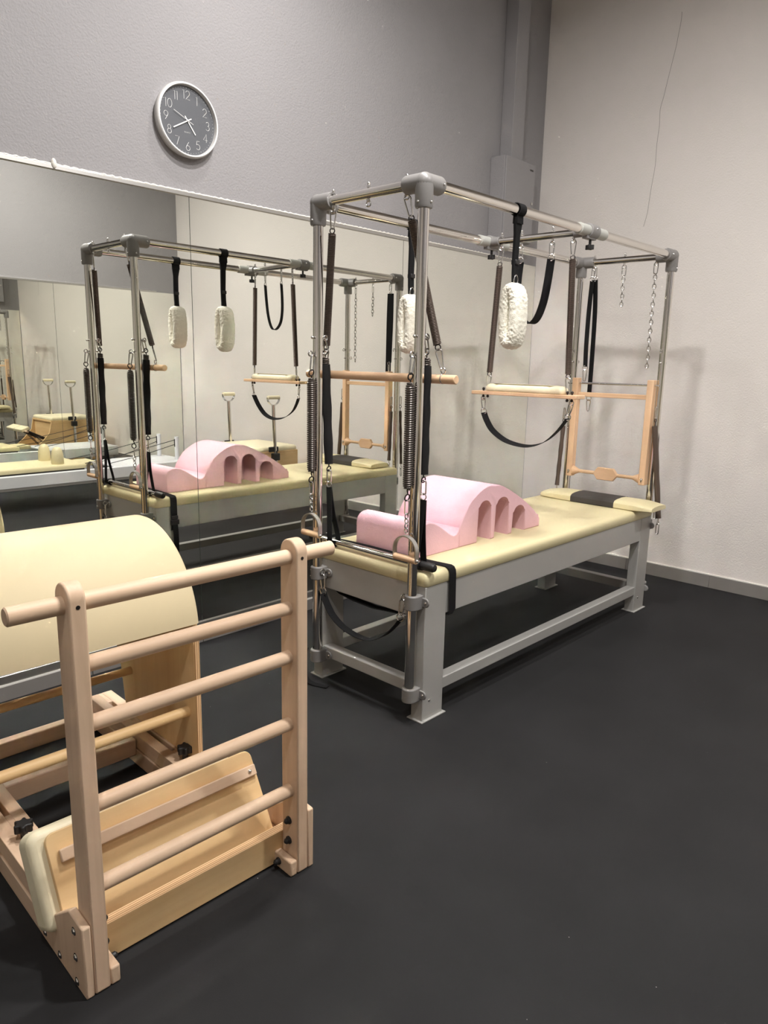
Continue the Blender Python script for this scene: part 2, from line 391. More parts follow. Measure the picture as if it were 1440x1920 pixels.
lm.build('lettering', 'white_gloss', ck)
def hand(ang, l0, l1, wd, y, nm):
    a = math.radians(90-ang); d = V((math.cos(a), 0, math.sin(a))); c = V((KX, y, KZ))
    MB().obox(c+d*(l1-l0)/2, d*(l1+l0)/2, V((0, .0006, 0)), d.cross(V((0, 1, 0)))*wd/2).build(nm, 'white_gloss', ck)
hand(143, .022, .066, .0050, YM-.029, 'hour_hand'); hand(240, .022, .086, .0050, YM-.031, 'minute_hand'); hand(293, .030, .078, .0016, YM-.033, 'second_hand')
MB().cyl((KX, YM-.026, KZ), (KX, YM-.035, KZ), .004, 12).build('hub', 'white_gloss', ck)

# ================================================================== TRAPEZE TABLE
XA, YA, YB2, XD, H, PR = .337, .3395, .9145, 2.542, 2.106, .0213
TX0, TX1, TY0, TY1, HF, AB, RZ, LW, LY = .3727, 2.5016, .2982, .9772, .587, .449, .1594, .134, .060
MT = .645
tt = thing('trapeze_table', 'silver trapeze table with chrome frame posts and a long cream mattress', 'exercise table', (TX0, TY0, 0))
for lx in (TX0, TX1-LW):
    for ly in (TY0, TY1-LY):
        lg = MB().box((lx, ly, .004), (lx+LW, ly+LY, HF)).build('leg', 'silver_paint', tt, bevel=.003)
        MB().box((lx-.012, ly-.012, 0), (lx+LW+.012, ly+LY+.012, .006)).build('foot_plate', 'silver_paint', lg, bevel=.0015)
        ys = ly if ly == TY0 else ly+LY; sg = -1 if ly == TY0 else 1
        MB().sphere((lx+.045, ys, .085), .007, 12, 6, (1, .5, 1)).build('bolt', 'satin_steel', lg)
for ly in (TY0+.001, TY1-.031): MB().box((TX0+LW, ly, AB), (TX1-LW, ly+.03, HF)).build('apron', 'silver_paint', tt, bevel=.0025)
for lx in (TX0+.001, TX1-.031): MB().box((lx, TY0+LY, AB), (lx+.03, TY1-LY, HF)).build('apron', 'silver_paint', tt, bevel=.0025)
for ly in (TY0+.004, TY1-.056): MB().box((TX0+LW, ly, RZ-.052), (TX1-LW, ly+.052, RZ)).build('stretcher', 'silver_paint', tt, bevel=.0035)
for lx in (TX0+.004, TX1-.056): MB().box((lx, TY0+LY, RZ-.052), (lx+.052, TY1-LY, RZ)).build('stretcher', 'silver_paint', tt, bevel=.0035)
MB().box((TX0+.03, TY0+.03, HF-.012), (TX1-.03, TY1-.03, HF+.001)).build('bed_panel', 'charcoal', tt)
# mattress with rounded top edge
def cushion(x0, x1, y0, y1, z0, z1, rad, name, m, parent, n=5):
    mb = MB(); rings = []
    for i in range(n+1):
        a = math.pi/2*i/n; ins = rad*(1-math.cos(a)); z = z1-rad+rad*math.sin(a); rings.append((ins, z))
    rings = [(.004, z0), (0, z0+.004)]+rings+[(rad+.05, z1+.0015)]
    vs = []; fs = []; C = 6
    for ins, z in rings:
        rr = max(.012, rad*.7-ins*.3)
        for cx, cy, a0 in ((x1-ins-rr, y1-ins-rr, 0), (x0+ins+rr, y1-ins-rr, 90), (x0+ins+rr, y0+ins+rr, 180), (x1-ins-rr, y0+ins+rr, 270)):
            for k in range(C): a = math.radians(a0+90*k/(C-1)); vs.append((cx+rr*math.cos(a), cy+rr*math.sin(a), z))
    M = 4*C
    for i in range(len(rings)-1):
        for k in range(M): l = (k+1) % M; fs.append((i*M+k, i*M+l, (i+1)*M+l, (i+1)*M+k))
    fs += [tuple(range(M-1, -1, -1)), tuple((len(rings)-1)*M+k for k in range(M))]
    mb._add(vs, fs); return mb.build(name, m, parent, angle=60)
cushion(TX0-.004, TX1+.004, TY0-.004, TY1+.004, HF, MT, .024, 'mattress', 'cream_vinyl', tt)
# frame
for px in (XA, XD):
    for py in (YA, YB2):
        z0 = .092
        MB().cyl((px, py, z0), (px, py, H), PR, 24).build('post', 'chrome', tt)
for py in (YA, YB2): MB().cyl((XA, py, H), (XD, py, H), PR, 24).build('top_bar', 'chrome', tt)
for px in (XA, XD): MB().cyl((px, YA, H), (px, YB2, H), PR*.92, 24).build('end_bar', 'chrome', tt)
for px in (XA, XD):
    for py in (YA, YB2):
        sx = 1 if px == XA else -1; sy = 1 if py == YA else -1; R = .0335; L = .088
        mb = MB().sphere((px, py, H), R*1.03, 20, 12)
        for d in ((sx, 0, 0), (0, sy, 0), (0, 0, -1)):
            e = V((px, py, H))+V(d)*L; mb.tube([(px, py, H), V((px, py, H))+V(d)*(L-.008), e, e], [R, R, R-.003, PR], 22)
        cj = mb.build('corner_joint', 'grey_plastic', tt)
        for d, n in (((sx, 0, 0), (0, -sy, 0)), ((0, 0, -1), (-sx, 0, 0)), ((0, 0, -1), (0, -sy, 0))):
            MB().sphere(V((px, py, H))+V(d)*(L-.018)+V(n)*R, .005, 8, 5).build('screw', 'satin_steel', cj)
# clamps holding the posts to the bed ends
for px, face, s in ((XA, TX0, 1), (XD, TX1, -1)):
    for py in (YA, YB2):
        for z in (.125, .525):
            mb = MB(); hh = .060; out = V((s, 0, 0))
            pol = arc_pts(px, py, .031, 90 if s > 0 else -90, 270 if s > 0 else 90, 12)
            fx = face
            pol = pol+[(fx, py-.031), (fx, py+.031)] if s > 0 else pol+[(fx, py+.031), (fx, py-.031)]
            mb.prism(pol, z-hh/2, z+hh/2, 2)
            mb.prism([(py+dy, z+dz) for dy, dz in arc_pts(.045, 0, .02, 90, -90, 8)+arc_pts(-.045, 0, .02, 270, 90, 8)], fx-s*.008, fx, 0)
            cl = mb.build('post_clamp', 'grey_plastic', tt, bevel=.004)
            for dy in (-.047, .047): MB().sphere((fx-s*.008, py+dy, z), .0075, 10, 6, (.6, 1, 1)).build('bolt', 'satin_steel', cl)
            for dz in (-.013, .015): MB().sphere((px-s*.030, py+.012, z+dz), .0028, 6, 4).build('screw', 'satin_steel', cl)
# eye bolts
def eyebolt_down(x, y, zc=H, r=PR):
    mb = MB().cyl((x, y, zc-r-.006), (x, y, zc+r+.012), .0042, 8); mb.sphere((x, y, zc+r+.014), .0062, 10, 6); mb.cyl((x, y, zc+r), (x, y, zc+r+.006), .0085, 6)
    mb.cyl((x, y, zc-r-.009), (x, y, zc-r), .0075, 8)
    mb.torus((x, y, zc-r-.017), (1, .3, 0), .0095, .0032, 16, 6); mb.build('eye_bolt', 'satin_steel', tt); return zc-r-.022
YF = [.424, .622, .822]; XS = 1.543; YS = [.415, .532, .714, .834]; YR = [.432, .629, .826]
for y in YF: eyebolt_down(XA, y)
for y in YS: eyebolt_down(XS, y)
for y in YR: eyebolt_down(XD, y)
for px, s0 in ((XA, 1), (XD, -1)):
    for py in (YA, YB2):
        for z, s in ((1.567, s0), (1.500, -s0)):
            mb = MB().cyl((px-s*(PR+.010), py, z), (px+s*(PR+.010), py, z), .004, 8); mb.sphere((px-s*(PR+.010), py, z), .0065, 10, 6)
            mb.torus((px+s*(PR+.021), py, z), (0, 1, 0), .0105, .003, 16, 6); mb.build('eye_bolt', 'satin_steel', tt)
# sliding cross bar
MB().cyl((XS, YA, H-.002), (XS, YB2, H-.002), .017, 20).build('slide_bar', 'chrome', tt)
for py in (YA, YB2):
    s = -1 if py == YA else 1
    MB().tube([(XS-.095, py, H), (XS-.094, py, H), (XS+.155, py, H), (XS+.156, py, H)], [PR, .0265, .0265, PR], 22).build('slide_sleeve', 'light_plastic', tt)
    mb = MB().tube([(XS-.012, py, H), (XS-.01, py, H), (XS+.064, py, H), (XS+.066, py, H)], [.027, .0345, .0345, .027], 22)
    mb.tube([(XS, py, H-.002), (XS, py-s*.07, H-.002)], .024, 18)
    mb.box((XS-.03, py-.014, H-.038), (XS+.06, py+.014, H-.016))
    c = mb.build('slide_collar', 'grey_plastic', tt, bevel=.002)
    MB().sphere((XS+.03, py+s*.033, H+.008), .005, 8, 5).build('screw', 'satin_steel', c)
    kz = H-.072; kx = XS+.026
    pol = [(kx+(.021 if k % 4 < 2 else .0125)*math.cos(2*math.pi*k/16), py+(.021 if k % 4 < 2 else .0125)*math.sin(2*math.pi*k/16)) for k in range(16)]
    MB().prism(pol, kz-.011, kz+.011, 2).cyl((kx, py, kz+.01), (kx, py, H-.036), .0065, 10).build('clamp_knob', 'black_rubber', tt, bevel=.002)

# ------------------------------------------------------------------ wooden roll-down bar and its two springs
rb = thing('roll_down_bar', 'round wooden roll-down bar hung from two springs behind the front posts', 'bar', (.415, .65, 1.413))
MB().tube([(.415, 1.068, 1.413), (.415, 1.065, 1.413), (.415, .223, 1.411), (.415, .220, 1.411)], [.0145, .0175, .0175, .0145], 20).build('dowel', 'beech_y', rb)
for y in (.966, .285): MB().torus((.415, y, 1.413), (0, 1, 0), .0185, .0022, 18, 6).torus((.415, y, 1.443), (1, 0, .2), .011, .0024, 14, 6).build('hook', 'satin_steel', rb)
def thin_spring(a, b, label, grp, R=.0142, m='brown_spring'):
    a, b = V(a), V(b); t = thing('spring', label, 'spring', b, grp); d = (b-a).normalized(); L = (b-a).length
    cz = .085
    mb = MB(); nrm = (1, .4, 0) if abs(d.x) < .9 else (0, 1, 0)
    carabiner(mb, a, a+d*.075, nrm, .013, .008); mb.build('carabiner', 'satin_steel', t)
    ring(MB(), a+d*.082, nrm, .0105, .0024).build('ring', 'dark_metal', t)
    s0 = a+d*.092; s1 = b-d*.092
    cc = MB().helix(s0, s1, R, .0028, (s1-s0).length/.0056, 10, 5); cc.tube([s0, s1], R*.9, 10); cc.build('coil', m, t)
    ring(MB(), b-d*.082, nrm, .0105, .0024).build('ring', 'dark_metal', t)
    mb = MB(); carabiner(mb, b-d*.075, b, nrm, .012, .007); mb.build('carabiner', 'satin_steel', t)
    return t
g = 'slim brown springs'
thin_spring((XA, .424, 2.072), (.412, .287, 1.45), 'slim brown spring slanting down beside the near front post', g)
thin_spring((XA, .822, 2.072), (.424, .962, 1.45), 'slim brown spring slanting behind the front post by the mirror', g)
thin_spring((XS, .834, 2.072), (XS, .876, 1.338), 'slim brown trapeze spring nearer the mirror', g)
thin_spring((XS, .415, 2.072), (XS, .388, 1.338), 'slim brown trapeze spring farther from the mirror', g)

# ------------------------------------------------------------------ heavy springs on the front posts
def coil_spring(y, label):
    x = XA-.047; t = thing('coil_spring', label, 'spring', (x, y, .94), 'ribbed coil springs')
    mb = MB(); carabiner(mb, (x+.012, y, 1.495), (x, y, 1.428), (0, 1, 0), .011, .008); mb.build('carabiner', 'satin_steel', t)
    MB().torus((x, y, 1.420), (0, 1, .2), .013, .0028, 18, 6).tube([(x, y, 1.408), (x+.002, y, 1.396), (x, y, 1.388)], .0028, 6).build('hook', 'dark_metal', t)
    MB().helix((x, y, 1.396), (x, y, .992), .0158, .0039, 48, 14, 6, taper=.02).tube([(x, y, 1.385), (x, y, 1.0)], .0130, 10).build('coil', 'coil_steel', t)
    MB().tube([(x, y, 1.0), (x, y, .985), (x+.004, y, .975)], .0028, 6).torus((x, y, .960), (0, 1, .2), .013, .0028, 18, 6).build('hook', 'dark_metal', t)
    # chain and stirrup handle
    s = thing('stirrup_handle', label.replace('ribbed black coil spring', 'metal stirrup with wooden grip hung'), 'handle', (x, y, .715), 'stirrup handles')
    mb = MB(); carabiner(mb, (x, y, .950), (x, y, .893), (1, .5, 0), .008, .008, .0026); mb.build('carabiner', 'satin_steel', s)
    for i in range(4):
        z = .886-i*.019; MB().torus((x, y, z), (1, 0, 0) if i % 2 else (0, 1, 0), .0085, .0026, 12, 5, (1, 1.35) if i % 2 == 0 else (1, 1.3)).build('chain_link', 'satin_steel', s)
    pa = [(x, y-.058, .715), (x, y-.058, .75)]+[(x, y-.058*math.cos(math.radians(a)), .750+.057*math.sin(math.radians(a))) for a in range(10, 180, 10)]+[(x, y+.058, .75), (x, y+.058, .715)]
    MB().ribbon(pa, (1, 0, 0), .020, .005).build('arch', 'aluminium', s)
    MB().tube([(x, y-.056, .717), (x, y+.056, .717)], .0135, 16).build('grip', 'beech_y', s)
    for q in (-.061, .061): MB().sphere((x, y+q, .717), .006, 8, 6).build('rivet', 'satin_steel', s)
coil_spring(YA, 'ribbed black coil spring on the near front post')
coil_spring(YB2-.012, 'ribbed black coil spring on the front post by the mirror')
def sleeved_spring(y0, top, bot, label):
    x0 = XA+.047; t = thing('sleeved_spring', label, 'spring', bot, 'black sleeved springs'); top, bot = V(top), V(bot); d = (bot-top).normalized()
    mb = MB(); carabiner(mb, (x0-.012, y0, 1.567), (x0, y0, 1.510), (0, 1, 0), .009, .009); mb.build('carabiner', 'satin_steel', t)
    MB().torus(top+V((0, 0, .034)), (0, 1, .2), .012, .0028, 18, 6).tube([top+V((0, 0, .022)), top+V((.002, 0, .012)), top], .0028, 6).build('hook', 'dark_metal', t)
    MB().helix(top+V((0, 0, .010)), top+d*.03, .014, .0038, 5, 12, 6).build('coil_end', 'coil_steel', t)
    N = 14; L = (bot-top).length; P = [top+d*(.018+(L-.018)*i/N) for i in range(N+1)]
    MB().tube(P, [.0198+.0014*math.sin(i*1.3) for i in range(N+1)], 14).build('sleeve', 'black_sleeve', t)
    MB().tube([bot, bot-V((0, 0, .012))], .003, 6).torus(bot-V((0, 0, .022)), (0, 1, .2), .011, .0028, 18, 6).build('hook', 'dark_metal', t)
sleeved_spring(YA, (XA+.047, YA+.004, 1.478), (XA+.047, YA, 1.042), 'black cloth-sleeved spring on the near front post')
sleeved_spring(YB2, (XA+.047, YB2+.004, 1.474), (XA+.049, YB2-.02, 1.022), 'black cloth-sleeved spring on the front post by the mirror')

# ------------------------------------------------------------------ chrome push bar lying over the bed front, held by two loop straps
pb = thing('push_bar', 'chrome push bar with black end caps lying across the front of the bed', 'bar', (.395, .62, .648))
MB().cyl((.396, .965, .668), (.396, .335, .668), .0145, 20).build('tube', 'chrome', pb)
for a, b in ((.335, .272), (.965, 1.03)):
    s = 1 if b > a else -1
    MB().tube([(.396, a-s*.012, .668), (.396, b-s*.012, .668), (.396, b-s*.003, .668), (.396, b, .668)], [.0185, .0185, .014, .004], 18).build('end_cap', 'black_rubber', pb)
def loop_strap(y, ytop, ztop, label):
    x = XA+.049; t = thing('loop_strap', label, 'strap', (x, y, .64), 'black loop straps of the push bar')
    mb = MB(); carabiner(mb, (x, ytop, ztop), (x, ytop, ztop-.058), (1, .4, 0), .010, .010, .003); mb.build('carabiner', 'satin_steel', t)
    rz = ztop-.066; MB().torus((x, ytop, rz), (1, .2, 0), .013, .0025, 16, 6).build('d_ring', 'satin_steel', t)
    q = rz-.012
    P = smooth_path([(x-.001, ytop, q), (x-.007, (ytop+y)/2, (q+.69)/2), (x-.016, y, .70), (x-.014, y, .665), (x+.012, y, .648), (x+.034, y, .672), (x+.030, y, .71), (x+.012, (ytop+y)/2, (q+.69)/2), (x+.002, ytop, q)], 5)
    MB().ribbon(P, (0, 1, 0), .032, .0028).build('webbing', 'black_web', t)
loop_strap(YB2-.045, YB2-.022, .996, 'black loop strap holding the push bar at the mirror side')
loop_strap(YA+.016, YA, 1.018, 'black loop strap holding the push bar on the near side')

# ------------------------------------------------------------------ strap between the lower post clamps
fs_ = thing('front_strap', 'black strap drooping between the two front posts below the mattress', 'strap', (.335, .62, .33))
for y, e in ((.872, .880), (.398, .388)):
    mb = MB().cyl((TX0-.03, e, .535), (TX0, e, .535), .004, 8).torus((TX0-.034, e, .535), (0, 1, 0), .0125, .003, 16, 6); mb.build('eye_bolt', 'satin_steel', fs_)
    mb = MB(); carabiner(mb, (.336, e, .525), (.335, y, .455), (1, .2, 0), .012, .009); mb.build('carabiner', 'satin_steel', fs_)
    MB().torus((.335, y, .446), (1, .2, 0), .0165, .0028, 16, 6).build('d_ring', 'satin_steel', fs_)
P = smooth_path([(.335, .872, .435), (.333, .845, .395), (.33, .80, .350), (.33, .73, .313), (.33, .64, .297), (.33, .555, .305), (.33, .48, .345), (.333, .425, .40), (.335, .398, .435)], 6)
MB().ribbon(P, (1, 0, 0), .038, .0025).build('webbing', 'black_web', fs_)

# ------------------------------------------------------------------ belt buckled around the bed
bt = thing('bed_belt', 'black belt buckled around the mattress in front of the pink arc', 'belt', (.5, .64, .44))
e = .0028
P = [(.485, TY1+.010, .46), (.485, TY1+.010, .55), (.485, TY1+.0095, .612), (.485, TY1+.0085, .628), (.486, TY1+.003, .641), (.487, TY1-.008, .6475), (.488, TY1-.030, MT+.0035), (.495, .85, MT+.0038), (.503, .65, MT+.0038), (.510, .46, MT+.0038), (.517, .38, MT+.0038), (.524, TY0+.030, MT+.0035), (.528, TY0+.008, .6475), (.530, TY0-.003, .641), (.532, TY0-.0085, .628), (.533, TY0-.0095, .612), (.535, TY0-.0095, .55), (.538, TY0-.0095, .46), (.536, TY0-.003, .438), (.52, TY0+.03, .436), (.45, .40, .434), (.41, .47, .432), (.395, .60, .424), (.395, .72, .428), (.40, .81, .438), (.44, .90, .440), (.478, TY1-.03, .436), (.485, TY1+.004, .440), (.485, TY1+.010, .46)]
MB().ribbon(P, (1, 0, 0), .042, .0026).build('webbing', 'black_web', bt)
MB().box((.458, TY1+.011, .475), (.512, TY1+.024, .505)).box((.463, TY1+.011, .508), (.507, TY1+.020, .53)).build('buckle', 'black_rubber', bt, bevel=.003)
MB().ribbon(smooth_path([(.487, TY1+.016, .475), (.488, TY1+.022, .40), (.489, TY1+.018, .30), (.487, TY1+.020, .20)], 4), (1, 0, 0), .034, .0026).build('belt_tail', 'black_web', bt)
ft = thing('strap_tail', 'loose black strap end trailing onto the floor by the leg near the mirror', 'strap', (.305, .90, 0))
MB().ribbon(smooth_path([(.300, .945, .16), (.285, .945, .10), (.275, .935, .05), (.278, .915, .016), (.290, .88, .004), (.303, .845, .003), (.313, .812, .006)], 5), (1, .25, 0), .030, .0026).build('webbing', 'black_web', ft)

# ------------------------------------------------------------------ trapeze swing
tz = thing('trapeze_swing', 'wooden trapeze bar with cream pad and a drooping black strap', 'trapeze', (XS, .63, 1.30))
MB().box((XS-.045, .313, 1.310), (XS+.045, .955, 1.329)).build('plank', 'beech_y', tz, bevel=.003)
cushion(XS-.042, XS+.042, .400, .868, 1.330, 1.370, .024, 'pad', 'pad_cream', tz)
for y in (.388, .876, .905, .362):
    MB().cyl((XS, y, 1.300), (XS, y, 1.338), .005, 8).sphere((XS, y, 1.340), .008, 10, 6).sphere((XS, y, 1.300), .008, 10, 6).build('bolt', 'dark_metal', tz)
for y, y2 in ((.905, .896), (.362, .378)):
    mb = MB(); ring(mb, (XS, y, 1.289), (1, .3, 0)); carabiner(mb, (XS, y, 1.286), (XS, y2, 1.226), (1, .3, 0), .011, .008); mb.build('carabiner', 'satin_steel', tz)
    MB().torus((XS, y2, 1.218), (1, .3, 0), .0155, .0026, 14, 6).build('d_ring', 'satin_steel', tz)
P = smooth_path([(XS, .896, 1.210), (XS, .872, 1.165), (XS, .83, 1.115), (XS, .75, 1.070), (XS, .66, 1.051), (XS, .58, 1.053), (XS, .50, 1.082), (XS, .43, 1.142), (XS, .378, 1.210)], 6)
MB().ribbon(P, (1, -.2, .3), .040, .0025).build('strap', 'black_web', tz)
# hanging U strap
us = thing('hanging_strap', 'black U-shaped strap hanging from the middle of the sliding bar', 'strap', (XS, .62, 1.68))
for y in (.532, .714):
    mb = MB(); carabiner(mb, (XS, y, 2.074), (XS, y, 2.008), (1, .3, 0), .0125, .009); mb.build('carabiner', 'satin_steel', us)
    MB().torus((XS, y, 2.000), (1, .3, 0), .0155, .0026, 16, 6).build('d_ring', 'satin_steel', us)
P = smooth_path([(XS, .714, 1.992), (XS, .722, 1.90), (XS, .722, 1.81), (XS, .705, 1.735), (XS, .665, 1.692), (XS, .622, 1.684), (XS, .588, 1.715), (XS, .560, 1.79), (XS, .543, 1.89), (XS, .532, 1.992)], 6)
MB().ribbon(P, (1, -.55, 0), .044, .0025).build('webbing', 'black_web', us)

# ------------------------------------------------------------------ fleece loops
def fleece_loop(x, y, ztop, zbot, yaw, label):
    t = thing('fleece_loop', label, 'strap', (x, y, zbot), 'fleece loops')
    zc = (ztop+zbot)/2; hh = (ztop-zbot)/2; R = Matrix.Rotation(yaw, 3, 'Z'); c = V((x, y, zc))
    nu, nv = 150, 64; vs = []; fs = []
    for i in range(nu):
        a = 2*math.pi*i/nu
        # stadium-like centre line
        py = .027*math.cos(a); pz = (hh-.024)*math.copysign(abs(math.sin(a))**.75, math.sin(a))
        tl = V((0, -.027*math.sin(a), (hh-.024)*math.cos(a))); tl = tl.normalized() if tl.length > 1e-6 else V((0, 0, 1))
        nrm = V((0, tl.z, -tl.y))
        if nrm.dot(V((0, py, pz))) < 0: nrm = -nrm
        for k in range(nv):
            b = 2*math.pi*k/nv; cx_ = math.copysign(abs(math.cos(b))**.7, math.cos(b)); sx_ = math.copysign(abs(math.sin(b))**.8, math.sin(b))
            p = V((0, py, pz))+V((1, 0, 0))*.050*sx_+nrm*.0262*cx_
            p = p+(V((0, 0, 0))+nrm*cx_+V((1, 0, 0))*sx_)*(.0034*(noise.noise(p*150)+.5*noise.noise(p*75)))
            vs.append(c+R @ p)
    for i in range(nu):
        for k in range(nv):
            j = (i+1) % nu; l = (k+1) % nv; fs.append((i*nv+k, i*nv+l, j*nv+l, j*nv+k))
    mb = MB(); mb._add(vs, fs); mb.build('fleece', 'fleece', t, angle=180)
    # strap wrapped round the bar, gathered into a flat hanging band
    mb = MB()
    pth = [(x, y+.0255*math.cos(math.radians(a)), H+.0255*math.sin(math.radians(a))) for a in range(-70, 251, 20)]
    mb.ribbon([(x, y+.010, H-.055)]+pth+[(x, y-.010, H-.055)], (1, 0, 0), .046, .003)
    mb.build('bar_wrap', 'black_web', t)
    mb = MB()
    L = [(x, y, H-.030), (x-.001, y, H-.065), (x-.003, y, H-.10), (x-.006, y, ztop+.10), (x-.004, y, ztop+.04), (x, y, ztop-.012)]
    wd = [.054, .046, .034, .031, .031, .031]
    for i in range(len(L)-1):
        a, b = V(L[i]), V(L[i+1])
        n = 4
        for th in (-.004, .004):
            pass
    vs = []; fs = []
    for (p, wdt) in zip(L, wd):
        for sx_, sy_ in ((-1, -1), (1, -1), (1, 1), (-1, 1)): vs.append((p[0]+sx_*wdt/2, p[1]+sy_*.007, p[2]))
    for i in range(len(L)-1):
        for k in range(4): l = (k+1) % 4; fs.append((4*i+k, 4*i+l, 4*i+4+l, 4*i+4+k))
    fs += [(3, 2, 1, 0), tuple(4*(len(L)-1)+k for k in range(4))]
    mb._add(vs, fs); mb.build('band', 'black_web', t, bevel=.002)
    MB().box((x-.017, y-.013, ztop+.075), (x+.012, y+.013, ztop+.095)).build('slider', 'black_rubber', t, bevel=.003)
    MB().torus((x-.002, y-.006, ztop+.012), (0, 1, 0), .014, .0026, 16, 6, (1, 1.5)).build('ring', 'satin_steel', t)
fleece_loop(.945, YA, 1.812, 1.538, math.radians(0), 'white fleece loop strap hanging from the near top bar')
fleece_loop(.93, YB2, 1.790, 1.516, math.radians(-8), 'white fleece loop strap hanging from the top bar by the mirror')

# ------------------------------------------------------------------ back end: straps, chains, push-through bar, springs
ls = thing('long_strap', 'long black doubled strap with carabiner hanging beside the back post', 'strap', (XD, .82, 1.24))
mb = MB(); carabiner(mb, (XD, .826, 2.074), (XD-.004, .832, 2.016), (1, .2, 0), .011, .008); carabiner(mb, (XD+.004, .820, 2.074), (XD+.006, .816, 2.016), (1, -.2, 0), .011, .008); mb.build('carabiner', 'satin_steel', ls)
MB().torus((XD-.003, .832, 2.006), (1, .3, 0), .0135, .0025, 14, 6).torus((XD+.006, .817, 2.006), (1, .3, 0), .0135, .0025, 14, 6).build('d_ring', 'satin_steel', ls)
MB().ribbon(smooth_path([(XD-.003, .833, 2.0), (XD-.008, .838, 1.80), (XD-.012, .836, 1.6), (XD-.012, .832, 1.470)], 5), (.5, 1, 0), .044, .0025).build('webbing', 'black_web', ls)
MB().ribbon(smooth_path([(XD+.006, .816, 2.0), (XD+.012, .806, 1.80), (XD+.014, .803, 1.5), (XD+.012, .803, 1.280)], 5), (.5, 1, 0), .044, .0025).build('webbing', 'black_web', ls)
for x, y, z in ((XD-.012, .832, 1.462), (XD+.012, .803, 1.272)):
    mb = MB(); mb.torus((x, y, z), (1, .3, 0), .015, .0025, 14, 6); carabiner(mb, (x, y, z-.010), (x, y, z-.082), (1, .5, 0), .012, .007); mb.build('carabiner', 'satin_steel', ls)
def chain(y, z1, n, label):
    t = thing('chain', label, 'chain', (XD, y, z1), 'steel chains on the back bar')
    mb = MB(); carabiner(mb, (XD, y, 2.076), (XD, y, 2.012), (1, .3, 0), .0115, .0105, .0034); mb.build('quick_link', 'satin_steel', t)
    z = 2.006; st = (z-z1)/n; me = None
    for i in range(n):
        zz = z-st*(i+.5)
        if i < 2:
            o = MB().torus((0, 0, 0), (1, .4, 0) if i == 0 else (-.4, 1, 0), .0095, .0030, 14, 6, (1, 1)).build('chain_link', 'satin_steel')
            for v in o.data.vertices: v.co.z *= (st*.5+.0065)/.0125
        else:
            src = [c for c in t.children if c.name.startswith('chain_link')][i % 2]
            o = src.copy(); col.objects.link(o)
        o.parent = t; o.location = (.001*(i % 3), .0015*math.sin(i), zz-z1)
chain(.629, 1.835, 7, 'short steel chain hanging from the middle of the back bar')
chain(.432, 1.470, 21, 'long steel chain hanging next to the near back post')

pt = thing('push_through_bar', 'wooden push-through frame with hexagonal grip between the back posts', 'bar', (2.50, .62, .77))
for y0, y1, z0 in ((.352, .392, .768), (.846, .886, .768)):
    pol = [(2.476, z0), (2.524, z0), (2.524, 1.40), (2.476, 1.40)]
    u = MB().prism(pol, y0, y1, 1).build('upright', 'beech_z', pt, bevel=.004)
    MB().sphere((2.476, (y0+y1)/2, z0+.035), .009, 10, 6).torus((2.468, (y0+y1)/2-.004, z0+.030), (0, 1, .3), .010, .0026, 14, 6).build('eye_bolt', 'satin_steel', u)
MB().box((2.486, .392, 1.283), (2.516, .846, 1.311)).build('cross_rail', 'beech_y', pt, bevel=.003)
MB().cyl((2.500, .33, 1.368), (2.500, .925, 1.368), .0065, 12).build('pivot_rod', 'satin_steel', pt)
# lower handle: flared ends, round shafts, hexagonal centre
MB().tube([(2.50, .392, .805), (2.50, .398, .805), (2.50, .43, .805), (2.50, .44, .805), (2.50, .80, .805), (2.50, .81, .805), (2.50, .84, .805), (2.50, .846, .805)],
          [.030, .030, .015, .0115, .0115, .015, .030, .030], 16).build('handle', 'beech_y', pt)
hx = [(.535, .805), (.565, .845), (.672, .845), (.702, .805), (.672, .766), (.565, .766)]
MB().prism(hx, 2.488, 2.512, 0).build('hex_grip', 'beech_y', pt, bevel=.004)
def back_spring(top, bot, label, m, r=.013):
    t = thing('sleeved_spring', label, 'spring', bot, 'springs on the back posts'); top, bot = V(top), V(bot); d = (bot-top).normalized()
    mb = MB(); carabiner(mb, top+V((0, 0, .115)), top+V((0, 0, .045)), (0, 1, 0), .009, .009); mb.build('carabiner', 'satin_steel', t)
    ring(MB(), top+V((0, 0, .034)), (0, 1, 0), .011).tube([top+V((0, 0, .022)), top], .0028, 6).build('hook', 'dark_metal', t)
    N = 12; MB().tube([top+(bot-top)*i/N for i in range(N+1)], [r+.0012*math.sin(i*1.7) for i in range(N+1)], 12).build('sleeve', m, t)
    mb = MB().tube([bot, bot-V((0, 0, .02))], .003, 6); ring(mb, bot-V((0, 0, .03)), (0, 1, 0), .011); carabiner(mb, bot-V((0, 0, .035)), bot-V((0, 0, .10)), (1, .3, 0), .008, .008); mb.build('snap_hook', 'satin_steel', t)
back_spring((2.500, .330, 1.13), (2.52, .262, .575), 'dark sleeved spring hanging on the near back post past the headrest', 'brown_spring', .0165)
back_spring((2.546, .330, 1.10), (2.562, .300, .66), 'thin dark spring behind the near back post', 'brown_spring', .010)
back_spring((2.472, .925, 1.09), (2.452, .930, .70), 'dark sleeved spring on the back post nearest the mirror', 'brown_spring', .0135)
back_spring((2.590, .915, 1.09), (2.598, .930, .66), 'thin dark spring behind the back post nearest the mirror', 'brown_spring', .011)

